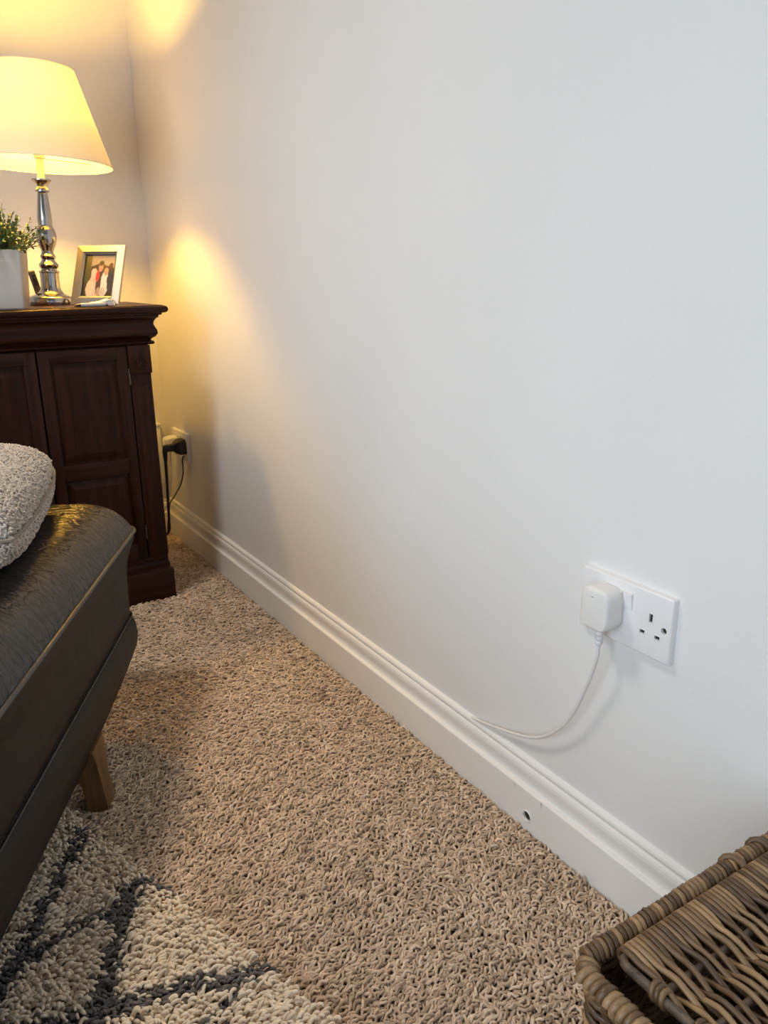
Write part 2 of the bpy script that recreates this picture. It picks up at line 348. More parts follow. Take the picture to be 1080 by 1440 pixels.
def segd(px, py, a, b_):
    ax, ay = a; bx, by = b_; dx, dy = bx-ax, by-ay; t = np.clip(((px-ax)*dx+(py-ay)*dy)/(dx*dx+dy*dy), 0, 1); return np.hypot(px-ax-t*dx, py-ay-t*dy)
sp = .0041
ge = np.arange(.001, EW, sp); ga = np.arange(A0+.003, A1, sp); E_, A_ = np.meshgrid(ge, ga); E_ = E_+rng.uniform(-.0019, .0019, E_.shape); A_ = A_+rng.uniform(-.0019, .0019, A_.shape)
E_, A_ = E_.ravel(), A_.ravel(); X = RP[0]+RI[0]*E_+RD[0]*A_; Y = RP[1]+RI[1]*E_+RD[1]*A_
ok = (X > -1.35) & ~((X+.5621+.01)**2+(Y-1.182)**2 < .0006); X, Y, E_ = X[ok], Y[ok], E_[ok]; n = len(X)
tone = np.clip(.25+.11*rng.normal(0, 1, n), 0, .44); dark = np.zeros(n, bool)
for pts, wd, st in LINES:
    dd = np.min([segd(X, Y, p, q) for p, q in zip(pts, pts[1:])], 0)
    hit = (dd < wd*(.85+.35*rng.random(n))) & (rng.random(n) < .72+.28*st); dark |= hit
    tone = np.where(hit, np.clip(.60+.30*st*rng.random(n)+.1*st, .57, 1), tone)
rug_var = []
for k in range(6):
    L = .0105+.005*random.random(); q = random.uniform(-.0018, .0018)
    rug_var.append(yarn_shape('rug_tuft', [(0, 0, 0), (L*.15, q, .010), (L*.45, q*1.5, .0165), (L*.80, q, .0185), (L, 0, .0165)], .00195+.0005*random.random(), 'rug_yarn'))
ang = R(-35)+rng.normal(0, .42, n)+.35*np.sin(X*31+Y*17)
hz = .0095+rng.normal(0, .0016, n)-.003*np.exp(-E_/.004)-.003*dark
scatter('rug_pile', np.stack([X-rug.location.x, Y-rug.location.y, hz], 1), np.stack([rng.normal(0, .30, n), rng.normal(0, .28, n), ang], 1), rng.uniform(.8, 1.15, n), tone, rug_var, rug)

# ------------------------------------------------------------------ cabinet
CX0, CX1, CY0, CY1 = -1.43, -.191, 1.985, 2.275
cab = thing('wooden_cabinet', 'dark mahogany cabinet with moulded top and panelled doors in the corner', 'cabinet', (-.81, 2.13, -.004))
def moulding(mb, prof, cap0=True, cap1=True):
    return mb.rings([[(CX0-o, CY0-o, z), (CX1+o, CY0-o, z), (CX1+o, CY1+min(o, .004), z), (CX0-o, CY1+min(o, .004), z)] for o, z in prof], cap0, cap1)
moulding(MB(), [(.0, .10), (.0, .676)]).build('carcass', 'wood_v', cab, world=True, smooth=False)
moulding(MB(), [(.006, .674), (.013, .6755), (.015, .679), (.013, .683), (.008, .685), (.010, .689), (.018, .694), (.0225, .701), (.022, .709), (.018, .717), (.0155, .724), (.017, .731), (.022, .737), (.0265, .740), (.027, .744), (.033, .746), (.034, .752)]).build('frieze', 'wood_h', cab, world=True, angle=50)
moulding(MB(), [(.036, .750), (.042, .7515), (.0455, .755), (.046, .760), (.044, .7645), (.040, .767), (.037, .767), (.036, .7682)]).build('top', 'wood_h', cab, world=True, angle=50)
moulding(MB(), [(.010, -.003), (.010, .080), (.008, .084), (.002, .0855), (.000, .090), (.0, .094)]).build('plinth', 'wood_h', cab, world=True, angle=30)
moulding(MB(), [(.002, .088), (.0035, .096), (.0015, .104), (-.002, .110), (.0005, .113), (.0005, .119), (-.003, .124), (-.003, .129)]).build('plinth_moulding', 'wood_h', cab, world=True, angle=50)
for (x0, x1) in ((-.2445, -.1915), (-1.4295, -1.3765)):
    p = MB().rbox((x0, 1.972, .125), (x1, 1.995, .676), .003).build('pilaster', 'wood_v', cab, world=True)
    MB().rbox((x0+.011, 1.9695, .165), (x1-.011, 1.976, .575), .002).build('pilaster_panel', 'wood_v', p, world=True)
    MB().rbox((x0-.001, 1.962, .606), (x1+.001, 1.978, .6745), .003).build('corbel', 'wood_v', p, world=True)
    xc = (x0+x1)/2; mb = MB()
    sc = []
    for k in range(26):
        a = k/25*4.2*math.pi; r = .0025+.0085*(1-k/25); sc.append((xc-.008+r*math.cos(a)+.012*k/25*.6, 1.9615, .634+r*math.sin(a)))
    mb.tube(sc, .0018, 6); mb.tube([(xc-.017, 1.9615, .622), (xc, 1.9605, .618), (xc+.017, 1.9615, .622)], .0016, 6)
    mb.tube([(xc, 1.9615, .645), (xc+.004, 1.9605, .655), (xc+.001, 1.9615, .663)], .0018, 6); mb.tube([(xc+.008, 1.9615, .628), (xc+.013, 1.9605, .636), (xc+.008, 1.9615, .642)], .0016, 6)
    mb.build('carved_scroll', 'wood_v', p, world=True)
def raised(mb, x0, x1, z0, z1, yb, yf, bev):
    return mb.rings([[(x0, yb, z0), (x1, yb, z0), (x1, yb, z1), (x0, yb, z1)], [(x0+.004, yb-.001, z0+.004), (x1-.004, yb-.001, z0+.004), (x1-.004, yb-.001, z1-.004), (x0+.004, yb-.001, z1-.004)],
                     [(x0+bev, yf, z0+bev), (x1-bev, yf, z0+bev), (x1-bev, yf, z1-bev), (x0+bev, yf, z1-bev)]])
for (x0, x1, knob) in ((-.4515, -.2455, 0), (-.8095, -.4535, -1), (-1.1675, -.8115, 1), (-1.3755, -1.1695, 0)):
    d = MB().box((x0, 1.978, .128), (x1, 1.988, .673)).build('door' if knob else 'side_panel', 'wood_v', cab, world=True, smooth=False)
    st = .026; zb = (.130, .170, .358, .398, .642, .672)
    MB().rbox((x0+.001, 1.969, zb[0]), (x0+st, 1.981, zb[5]), .002).build('stile', 'wood_v', d, world=True)
    MB().rbox((x1-st, 1.969, zb[0]), (x1-.001, 1.981, zb[5]), .002).build('stile', 'wood_v', d, world=True)
    for a, b_ in ((0, 1), (2, 3), (4, 5)): MB().rbox((x0+st-.002, 1.9695, zb[a]), (x1-st+.002, 1.981, zb[b_]), .002).build('rail', 'wood_h', d, world=True)
    raised(MB(), x0+st+.001, x1-st-.001, zb[1]+.001, zb[2]-.001, 1.979, 1.973, .022).build('raised_panel', 'wood_v', d, world=True, smooth=False)
    raised(MB(), x0+st+.001, x1-st-.001, zb[3]+.001, zb[4]-.001, 1.979, 1.973, .022).build('raised_panel', 'wood_v', d, world=True, smooth=False)
    for sx_ in ((x0+st, x1-st)):
        for za, zc in ((zb[1], zb[2]), (zb[3], zb[4])): MB().tube([(sx_, 1.9765, za+.002), (sx_, 1.9765, zc-.002)], .0032, 8).build('bead', 'wood_v', d, world=True)
    if knob:
        kx = x1-.013 if knob == -1 else x0+.013
        kb = MB().rings([[(kx+r*math.cos(2*math.pi*q/14), 1.970-y, .384+r*math.sin(2*math.pi*q/14)) for q in range(14)] for r, y in ((.006, 0), (.004, .003), (.004, .008), (.0085, .011), (.0095, .015), (.007, .019), (.002, .0205))])
        kb.build('knob', 'brass', d, world=True)
    else:
        for hz_ in (.2, .60): MB().tube([(x1-.001, 1.9685, hz_-.02), (x1-.001, 1.9685, hz_+.02)], .003, 8).build('hinge', 'brass', d, world=True)
TOPZ = .7682

# ------------------------------------------------------------------ table lamp
LX, LY = -.365, 2.185
lamp = thing('table_lamp', 'lit table lamp with chrome baluster stem and cream tapered shade on the cabinet', 'lamp', (LX, LY, TOPZ-.002)); lamp.rotation_euler.y = R(2.4)
base = [(.0, 0), (.050, 0), (.0535, .002), (.0545, .008), (.0545, .017), (.052, .021), (.047, .024), (.040, .0265), (.033, .030)]
MB().lathe(base, n=40).build('base', 'chrome', lamp)
stem = [(.033, .029), (.029, .033), (.0245, .040), (.0225, .048), (.0225, .070), (.0225, .079), (.0245, .081), (.0245, .084), (.019, .086), (.0185, .089), (.0225, .094), (.0235, .098), (.0215, .102), (.0165, .107), (.0150, .112), (.0180, .116), (.0185, .120), (.0155, .124), (.0135, .128),
        (.0145, .133), (.0190, .143), (.0228, .154), (.0240, .166), (.0232, .175), (.0200, .184), (.0165, .190), (.0160, .194), (.0170, .200), (.0165, .212), (.0150, .230), (.0130, .250), (.0120, .262), (.0115, .266), (.0160, .269), (.0165, .273), (.0130, .277), (.0115, .280), (.0130, .286), (.0190, .291), (.0225, .294), (.0225, .297), (.0, .297)]
MB().lathe(stem, n=36).build('stem', 'chrome', lamp)
MB().lathe([(.0088, .296), (.0088, .345), (.0, .345)], n=18).build('candle_sleeve', 'candle', lamp)
Z0, Z1, RB, RT = .331, .541, .168, .094
sh = MB().rings([[(r*math.cos(2*math.pi*q/72), r*math.sin(2*math.pi*q/72), z) for q in range(72)] for r, z in [(RB+(RT-RB)*k/12, Z0+(Z1-Z0)*k/12) for k in range(13)]], False, False).build('shade', 'shade', lamp, angle=80)
for rr_, zz in ((RB, Z0), (RT, Z1)):
    MB().tube([(rr_*math.cos(2*math.pi*q/72), rr_*math.sin(2*math.pi*q/72), zz) for q in range(72)], .0014, 6, closed=True).build('shade_rim', 'candle', sh)
mb = MB()
for k in range(3):
    a = k*2*math.pi/3+.5; mb.tube([(.010*math.cos(a), .010*math.sin(a), .345), ((RB+.5*(RT-RB)*.3)*math.cos(a)*.98, (RB+.5*(RT-RB)*.3)*math.sin(a)*.98, .352)], .0012, 6)
mb.build('shade_carrier', 'chrome', lamp)
MB().lathe([(.0125, .345), (.013, .424), (.0, .425)], n=16).build('bulb_holder', 'candle', lamp)
MB().lathe([(r, z+.058) for r, z in ((.010, .364), (.014, .378), (.024, .398), (.029, .415), (.027, .432), (.018, .446), (.006, .452), (.0, .4525))], n=20).build('bulb', 'bulb', lamp)

# ------------------------------------------------------------------ pot plant
PX, PY, PR = -.482, 2.065, R(-17)
plant = thing('potted_plant', 'small leafy green plant in a square pale grey pot beside the lamp', 'potted plant', (PX, PY, TOPZ-.001), PR)
hw0, hw1, ph = .041, .050, .128
def sq(h_, z, r=.006): return rrect(-h_, h_, -h_, h_, r, z, 3)
pot = MB().rings([sq(hw0, 0), sq(hw0+.001, .004), sq(hw1, ph), sq(hw1-.001, ph+.001), sq(hw1-.006, ph), sq(hw1-.008, ph-.03)]).build('pot', 'pot', plant, angle=30)
MB().rings([sq(hw1-.007, ph-.022), sq(hw1-.007, ph-.012)]).build('moss', 'soil', plant)
for z_ in (.085, .105, .052): MB().rbox((-.030, -hw1+(ph-z_)*.07-.0002, z_-.0006), (.022, -hw1+(ph-z_)*.07+.003, z_+.0006), .0003, 1).build('pot_groove', 'candle', pot)
def leaf(mb, p, d, up, L, w):
    d = d.normalized(); s = d.cross(up); s = s.normalized() if s.length > 1e-4 else Vector((1, 0, 0)); nrm = s.cross(d)
    mb.add([p, p+d*L*.35+s*w*.5+nrm*L*.06, p+d*L*.35-s*w*.5+nrm*L*.06, p+d*L*.72+s*w*.42+nrm*L*.03, p+d*L*.72-s*w*.42+nrm*L*.03, p+d*L*1.0-nrm*L*.06, p+d*L*.5-nrm*L*.02],
           [(0, 6, 1), (0, 2, 6), (1, 6, 3), (2, 4, 6), (3, 6, 5), (4, 5, 6)])
for k in range(130):
    a = random.random()*2*math.pi; el = R(random.uniform(12, 88)); dv = Vector((math.cos(a)*math.cos(el), math.sin(a)*math.cos(el), math.sin(el)))
    p0 = Vector((random.uniform(-.028, .028), random.uniform(-.028, .028), ph-.02)); Ls = random.uniform(.060, .118)
    pts = [p0+dv*Ls*t+Vector((0, 0, .012*t*(1-t)*2)) for t in (0, .25, .5, .75, 1)]
    mb = MB().tube(pts, .0008, 5)
    for j in range(17):
        t = .2+.8*j/16; q = p0+dv*Ls*t+Vector((0, 0, .024*t*(1-t)))
        ld = (dv*.6+Vector((random.gauss(0, 1), random.gauss(0, 1), random.gauss(.2, .8)))*.6)
        leaf(mb, q, ld, Vector((0, 0, 1)), random.uniform(.009, .0145), random.uniform(.005, .0075))
    mb.build('sprig', 'leaf', plant)['kind'] = 'stuff'

# ------------------------------------------------------------------ photo frame
BL, BR_, TL, TR = Vector((-.3300, 2.120, TOPZ-.002)), Vector((-.2360, 2.035, TOPZ-.002)), None, None
u_ = (BR_-BL).normalized(); fw, fh = .1270, .156
nf = Vector((0, 0, 1)).cross(u_); nf = -nf if nf.y > 0 else nf          # faces the room
lean = R(26); vdir = (Vector((0, 0, 1))*math.cos(lean)-nf*math.sin(lean)).normalized(); nn = u_.cross(vdir); nn = nn if nn.dot(nf) > 0 else -nn
frame = thing('photo_frame', 'silver metal photo frame leaning back beside the lamp', 'photo frame', tuple((BL+BR_)/2))
def fp(a, b_, c=0): q = BL+u_*a+vdir*b_+nn*c; return (q.x, q.y, q.z)
bw = .023
o4 = [(0, 0), (fw, 0), (fw, fh), (0, fh)]; i4 = [(bw, bw), (fw-bw, bw), (fw-bw, fh-bw), (bw, fh-bw)]
for k in range(4):
    a, b_, c, d = o4[k], o4[(k+1) % 4], i4[(k+1) % 4], i4[k]
    mid = [((p[0]*.25+q[0]*.75), (p[1]*.25+q[1]*.75)) for p, q in ((a, d), (b_, c))]
    MB().add([fp(*a, 0), fp(*b_, 0), fp(*b_, .008), fp(*mid[1], .011), fp(*c, .006), fp(*c, .001), fp(*d, .001), fp(*d, .006), fp(*mid[0], .011), fp(*a, .008)],
             [(0, 1, 2, 9), (9, 2, 3, 8), (8, 3, 4, 7), (7, 4, 5, 6), (6, 5, 1, 0), (0, 9, 8, 7, 6), (1, 5, 4, 3, 2)]).build('frame_side', 'frame_metal', frame, world=True, smooth=False)
MB().add([fp(.002, .002, -.002), fp(fw-.002, .002, -.002), fp(fw-.002, fh-.002, -.002), fp(.002, fh-.002, -.002), fp(.002, .002, .001), fp(fw-.002, .002, .001), fp(fw-.002, fh-.002, .001), fp(.002, fh-.002, .001)],
         [(0, 3, 2, 1), (4, 5, 6, 7), (0, 1, 5, 4), (1, 2, 6, 5), (2, 3, 7, 6), (3, 0, 4, 7)]).build('backing_board', 'dark_plastic', frame, world=True, smooth=False)
st0 = Vector(fp(fw/2, fh*.6, -.003)); bk = -nf*.075; ft = Vector((fp(fw/2, 0)[0]+bk.x, fp(fw/2, 0)[1]+bk.y, TOPZ-.002))
MB().rings([[tuple(st0+u_*sx_*.014+vdir*z_) for sx_, z_ in ((-1, 0), (1, 0), (1, .004), (-1, .004))], [tuple(ft+u_*sx_*.02+nf*z_) for sx_, z_ in ((-1, 0), (1, 0), (1, .004), (-1, .004))]]).build('easel_strut', 'dark_plastic', frame, world=True, smooth=False)
NW, NH = 44, 64
vs = []; cols = []
FIG = [(.38, .30, .17, .34, (.50, .38, .33)), (.33, .58, .09, .10, (.55, .42, .36)), (.52, .34, .10, .34, (.055, .04, .045)), (.53, .70, .075, .10, (.40, .22, .17)), (.54, .80, .085, .06, (.03, .02, .018)),
       (.70, .33, .13, .30, (.62, .58, .55)), (.72, .60, .075, .09, (.45, .25, .18)), (.45, .50, .055, .13, (.42, .05, .05)), (.87, .40, .10, .30, (.03, .035, .06)), (.86, .72, .07, .09, (.05, .03, .03)), (.24, .20, .13, .20, (.52, .45, .38)), (.52, .12, .06, .12, (.35, .25, .2)), (.66, .10, .08, .14, (.45, .40, .38))]
for j in range(NH+1):
    for i in range(NW+1):
        a, b_ = i/NW, j/NH; vs.append(fp(bw-.001+(fw-2*bw+.002)*a, bw-.001+(fh-2*bw+.002)*b_, .0018))
        c = np.array((.045, .035, .030)) if b_ < .80-.25*abs(a-.5) else np.array((.28, .24, .20))
        if a < .22 and b_ > .35: c = np.array((.06, .06, .03))
        for (fx, fy, rx, ry, fc) in FIG:
            if ((a-fx)/rx)**2+((b_-fy)/ry)**2 < 1: c = np.array(fc)*(.85+.3*random.random())
        cols += [*c, 1]
pr = MB().add(vs, [(j*(NW+1)+i, j*(NW+1)+i+1, (j+1)*(NW+1)+i+1, (j+1)*(NW+1)+i) for j in range(NH) for i in range(NW)]).build('photograph', 'print', frame, world=True, smooth=False)
ca = pr.data.color_attributes.new('print', 'FLOAT_COLOR', 'POINT'); ca.data.foreach_set('color', np.array(cols, np.float32))
pr['label'] = 'group portrait print with people in pale and dark clothes'

# ------------------------------------------------------------------ small things on the cabinet
rm = thing('handheld_remote', 'slim dark handheld propped up behind the chrome lamp base', 'remote', (-.378, 2.235, TOPZ-.002))
MB().rbox((-.0085, -.005, 0), (.0085, .005, .088), .004, 3).build('body', 'dark_plastic', rm)
MB().rbox((-.005, -.0062, .050), (.005, -.0045, .080), .0008, 1).build('button_pad', 'rubber', rm); rm.rotation_euler = (R(-2), R(-12), R(10))
dv = thing('hair_clip', 'small white rounded clip with a narrow handle lying before the photo frame', 'clip', (-.287, 2.000, TOPZ-.0015), R(6))
MB().rings([[(x, y*w_, z) for y, z in ((-1, .003), (-.7, .0005), (.7, .0005), (1, .003), (.8, h_), (0, h_*1.25), (-.8, h_))] for x, w_, h_ in ((-.030, .002, .006), (-.026, .004, .009), (-.005, .0052, .010), (.008, .0085, .014), (.018, .011, .016), (.027, .010, .015), (.032, .005, .010))]).build('body', 'silver_plastic', dv)
MB().lathe([(.0, 0), (.0048, 0), (.005, .0012), (.004, .0018), (0, .0018)], (.019, 0, .0185), 16).build('button', 'silver_plastic', dv)
pen = thing('silver_pen', 'short silver pen lying along the front of the cabinet top', 'pen', (-.318, 1.975, TOPZ-.0005), R(3))
MB().tube([(-.022, 0, .0048), (.034, 0, .0048)], .0048, 14).build('barrel', 'silver_plastic', pen)
MB().tube([(-.022, 0, .0048), (-.032, 0, .0042), (-.036, 0, .0036)], [.0046, .0026, .0012], 12).build('tip', 'brass', pen)
MB().tube([(.034, 0, .0048), (.041, 0, .0048)], [.0042, .0036], 12).build('cap', 'chrome', pen)

# ------------------------------------------------------------------ wall sockets
def socket(yc, zc, label, screws=True, both=False):
    t = thing('wall_socket', label, 'socket', (0, yc, zc))
    bm = bmesh.new(); bmesh.ops.create_cube(bm, size=1)
    for v in bm.verts: v.co = Vector((-.0045+v.co.x*.011, v.co.y*.146, v.co.z*.086))
    ed = [e for e in bm.edges if all(v.co.x < -.005 for v in e.verts) or abs((e.verts[0].co-e.verts[1].co).x) > .005]
    bmesh.ops.bevel(bm, geom=ed, offset=.0028, segments=3, profile=.5, affect='EDGES')
    me = bpy.data.meshes.new('plate'); bm.to_mesh(me); bm.free(); me.materials.append(MT['plastic'])
    pl = bpy.data.objects.new('plate', me); C.objects.link(pl); pl.parent = t; pl.location = (0, 0, 0)
    slots = []
    for sgn in ((1,) if not both else (1, -1)):
        u0 = .0425*sgn
        slots += [(u0-.0026, u0+.0026, .0040, .0150), (u0-.0150, u0-.0075, -.0148, -.0100), (u0+.0075, u0+.0150, -.0148, -.0100)]
    cut = []
    for a, b_, z0, z1 in slots: cut.append(MB().box((-.02, -b_, z0), (-.0035, -a, z1)).build('cutter', 'slot', smooth=False))
    if screws:
        for uu in (.0625,): cut.append(MB().tube([(-.02, -uu, 0), (-.006, -uu, 0)], .0040, 20).build('cutter', 'slot', smooth=False))
    for c in cut: c.location = t.location
    bpy.context.view_layer.update(); boolean_cut(pl, cut)
    pl.data.polygons.foreach_set('use_smooth', [True]*len(pl.data.polygons)); pl.data.set_sharp_from_angle(angle=R(35))
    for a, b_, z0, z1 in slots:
        MB().box((-.0078, -b_+.0002, z0+.0002), (-.0036, -a-.0002, z1-.0002)).build('shaded_shutter', 'slot', pl, smooth=False)  # shutters coloured near-black to stand in for shade within the slots
        mb = MB(); w = .0011
        mb.rings([[(-.0103, -y, z) for y, z in ((a-e, z0-e), (b_+e, z0-e), (b_+e, z1+e), (a-e, z1+e))] for e in (w, 0)] , False, False)
        mb.rings([[(x, -y, z) for y, z in ((a-e, z0-e), (b_+e, z0-e), (b_+e, z1+e), (a-e, z1+e))] for e, x in ((w+.0006, -.0098), (w, -.0103))], False, False)
        mb.build('slot_rim', 'plastic_warm', pl, smooth=False)
    if screws: MB().tube([(-.0062, -.0625, 0), (-.0058, -.0625, 0)], .0039, 16).build('screw', 'brass', pl)
    for a in (-.0165, -.001):
        bz = MB().rings([[(x, -y, z) for y, z in ((a-e, .0095-e), (a+.0145+e, .0095-e), (a+.0145+e, .0305+e), (a-e, .0305+e))] for e, x in ((.0006, -.0099), (.0002, -.0104), (-.0003, -.0104))], False, False).build('switch_surround', 'plastic_warm', t, smooth=False)
        MB().add([(-.0098, -a-.0003, .0098), (-.0098, -a-.0142, .0098), (-.0098, -a-.0142, .0302), (-.0098, -a-.0003, .0302), (-.0106, -a-.0007, .0102), (-.0106, -a-.0138, .0102), (-.0130, -a-.0138, .0298), (-.0130, -a-.0007, .0298)],
                 [(0, 3, 2, 1), (4, 5, 6, 7), (0, 1, 5, 4), (1, 2, 6, 5), (2, 3, 7, 6), (3, 0, 4, 7)]).build('rocker_switch', 'plastic', t, smooth=False)
    return t
socket(.611, .4218, 'white double wall socket with one free outlet above the skirting board, holding the white charger')
socket(2.378, .3300, 'white double wall socket by the cabinet, holding the black plug', screws=False)

# white charger plug and its lead
ch = thing('plug_charger', 'rounded white plug-in charger pushed into the wall socket', 'charger', (-.01, .6325, .4265))
def rr_x(hw_, hh, r, x, k=6): return [(x, a, b_) for a, b_, _ in rrect(-hw_, hw_, -hh, hh, r, 0, k)]
MB().rings([rr_x(.0210, .0262, .013, .0004), rr_x(.0222, .0274, .014, -.0015), rr_x(.0226, .0278, .0142, -.006), rr_x(.0230, .0282, .0142, -.026), rr_x(.0224, .0276, .0136, -.0290), rr_x(.0208, .0260, .012, -.0312), rr_x(.018, .0232, .010, -.0319)]).build('body', 'plastic_warm', ch)
MB().rbox((-.0322, .0005, .0165), (-.0316, .0040, .0172), .0002, 1).build('indicator', 'dark_plastic', ch)
lead = [(-.026, .6335, .400), (-.026, .6325, .3720), (-.026, .6351, .3484), (-.022, .6513, .3030), (-.018, .6828, .2342), (-.014, .7261, .1842), (-.011, .7737, .1548), (-.008, .8431, .1318), (-.0042, .9036, .1154), (-.0030, .918, .1120)]
sr = []; rr_ = []
for k in range(13):
    t = k/12; sr.append((-.026, .6335-.0010*t, .399-.026*t)); rr_.append((.0066-.0022*t)*(1.0 if k % 3 else .74))
g_ = MB().tube(sr, rr_, 12).build('strain_relief', 'cable_white', ch, world=True)
cb = MB().tube(smoothpath(lead, 10), .0025, 10).build('power_lead', 'cable_white', ch, world=True)

# far socket: black angled plug with cable, white plug, thin cable
bp = thing('black_plug', 'black angled mains plug with a cable hanging down behind the cabinet', 'plug', (-.01, 2.338, .332))
MB().rings([rr_x(.021, .0225, .007, .0004), rr_x(.0225, .024, .008, -.004), rr_x(.0215, .023, .008, -.018), rr_x(.017, .018, .007, -.028), rr_x(.010, .0115, .005, -.036), rr_x(.009, .0105, .004, -.058), rr_x(.008, .009, .004, -.064)]).build('body', 'rubber', bp)
MB().tube([(-.056, 0, .006), (-.060, .001, -.010), (-.0605, .002, -.040)], [.0085, .0078, .0052], 12).build('cable_boot', 'rubber', bp)
MB().tube(smoothpath([(-.0705, 2.340, .296), (-.071, 2.343, .24), (-.072, 2.350, .16), (-.073, 2.356, .09), (-.076, 2.358, .062), (-.095, 2.362, .045), (-.14, 2.38, .02), (-.24, 2.45, .003)], 8), .0042, 10).build('cable', 'rubber', bp, world=True)
tc = MB().tube(smoothpath([(-.012, 2.345, .300), (-.014, 2.352, .285), (-.017, 2.348, .245), (-.020, 2.372, .205), (-.020, 2.425, .165), (-.019, 2.468, .137), (-.022, 2.500, .112), (-.024, 2.515, .080), (-.030, 2.52, .040), (-.035, 2.52, .0)], 8), .0022, 8).build('thin_cable', 'rubber')
tag(tc, 'thin black cable hanging from the far socket over the skirting', 'cable')
wp = thing('white_plug', 'white mains plug in the socket by the cabinet, behind the black plug', 'plug', (-.01, 2.418, .328))
MB().rings([rr_x(.021, .0225, .007, .0004), rr_x(.0225, .0245, .008, -.004), rr_x(.0215, .0235, .008, -.022), rr_x(.018, .020, .007, -.034), rr_x(.014, .016, .006, -.038)]).build('body', 'plastic_warm', wp)
MB().tube(smoothpath([(-.030, 2.418, .306), (-.031, 2.420, .28), (-.033, 2.43, .20), (-.045, 2.47, .11), (-.09, 2.50, .05), (-.2, 2.51, .003)], 8), .0028, 8).build('cable', 'cable_white', wp, world=True)
bx_ = thing('cable_box', 'cream cable box fixed to the back wall beside the cabinet', 'box', (-.10, 2.56, .26))
MB().rbox((-.165, 2.532, .175), (-.022, 2.562, .372), .003).build('body', 'gloss', bx_, world=True)
MB().rbox((-.169, 2.529, .366), (-.018, 2.562, .374), .002).build('lid', 'gloss', bx_, world=True)

# ------------------------------------------------------------------ sofa (local x runs along its edge, local y goes inward)
SROT = R(62)
sofa = thing('leather_chaise', 'black leather chaise sofa end with piped seat edge and curved wooden leg', 'sofa', (-.5621, 1.162, 0), SROT)
SM, SW = -1.05, .78
def sring(z, smax, wmin, r=.035, k=6):
    e = .385-smax; return rrect(SM+e, smax, wmin, SW-wmin, r, z, k)
MB().rings([sring(.366, .383, .001), sring(.352, .385, .000), sring(.336, .368, .004), sring(.318, .345, .007), sring(.295, .334, .008), sring(.255, .322, .006), sring(.226, .314, .004), sring(.220, .311, .007)], True, True).build('side_panel', 'leather_side', sofa, angle=60)
MB().rings([sring(.222, .309, .010), sring(.219, .312, .001), sring(.205, .314, -.004), sring(.186, .311, -.007), sring(.168, .303, -.006), sring(.150, .285, .000, .04), sring(.132, .245, .006, .05), sring(.116, .185, .011, .06), sring(.104, .115, .015, .06), sring(.099, .080, .017, .06)]).build('base_panel', 'leather_side', sofa, angle=60)
# puffed seat pad
def pad_h(dist): return .366+.072*(1-math.exp(-max(dist, 0)/.030))
prings = []
for dist in (0, .003, .007, .012, .018, .026, .036, .05, .07, .095, .13, .18, .25):
    prings.append(rrect(SM+dist, .386-dist, .0-.001+dist, SW+.001-dist, max(.036-dist*.1, .02), pad_h(dist)+.004*math.sin(dist*30), 8))
MB().rings(prings, True, True).build('seat_pad', 'leather', sofa, angle=80)
ringp = rrect(SM, .387, -.002, SW+.002, .037, .366, 8)
MB().tube(ringp, .0034, 8, closed=True).build('piping', 'piping', sofa)
MB().tube(rrect(SM+.071, .315, .002, SW-.002, .035, .2205, 8), .0022, 6, closed=True).build('piping', 'leather', sofa)
for (s0, w0, flip) in ((.0, .0, 1), (-.712, .0, 1), (.0, .74, 0), (-.712, .74, 0)):
    prof = [(-.012, .048, .006, .046, .118), (-.006, .047, .004, .042, .095), (-.001, .043, .003, .038, .070), (.001, .040, .001, .034, .045), (.0, .041, -.002, .031, .022), (-.002, .045, -.004, .029, .006), (-.001, .046, -.003, .028, -.005)]
    MB().rings([[(s0+a, w0+(c if flip else .03-c), z), (s0+b_, w0+(c if flip else .03-c), z), (s0+b_, w0+(d if flip else .03-d), z), (s0+a, w0+(d if flip else .03-d), z)] for a, b_, c, d, z in [(*q[:4], max(q[4], .010) if (s0 < -.5 and flip) else q[4]) for q in prof]]).build('leg', 'leg_wood', sofa, angle=50)

# ------------------------------------------------------------------ cushion lying on the sofa
def sofa_w(s, w, z): return Vector((-.5621+s*.46947-w*.88295, 1.162+s*.88295+w*.46947, z))
CROT = SROT+R(10.7); cc = sofa_w(.060, .278, .506)
cush = thing('scatter_cushion', 'grey-beige textured bouclé cushion lying on the black sofa'.replace('é', 'e'), 'cushion', (cc.x, cc.y, cc.z), CROT)
HC, TC = .215, .070
def pil(u, v_, sg):
    k_ = 1-.06*(abs(u)*abs(v_))**3; px = HC*u*k_; py = HC*v_*k_
    t = (max(0, 1-abs(u)**4)*max(0, 1-abs(v_)**4))**.34
    return (px, py, sg*TC*t)
GN_ = 36; us = [math.sin(math.pi/2*(-1+2*i/GN_)) for i in range(GN_+1)]
mb = MB()
for sg in (1, -1):
    mb.add([pil(u, v_, sg) for v_ in us for u in us], [(j*(GN_+1)+i, j*(GN_+1)+i+1, (j+1)*(GN_+1)+i+1, (j+1)*(GN_+1)+i) for j in range(GN_) for i in range(GN_)])
cob = mb.build('cover', 'cushion_cloth', cush, angle=170)
bm = bmesh.new(); bm.from_mesh(cob.data); bmesh.ops.remove_doubles(bm, verts=bm.verts, dist=1e-5); bmesh.ops.recalc_face_normals(bm, faces=bm.faces); bm.to_mesh(cob.data); bm.free()
edge = [pil(u, -1, 1) for u in us]+[pil(1, v_, 1) for v_ in us[1:]]+[pil(u, 1, 1) for u in us[::-1][1:]]+[pil(-1, v_, 1) for v_ in us[::-1][1:-1]]
MB().tube([(x*1.010, y*1.010, z) for x, y, z in edge], .0032, 8, closed=True).build('seam', 'cushion_cloth', cush)
cv = []
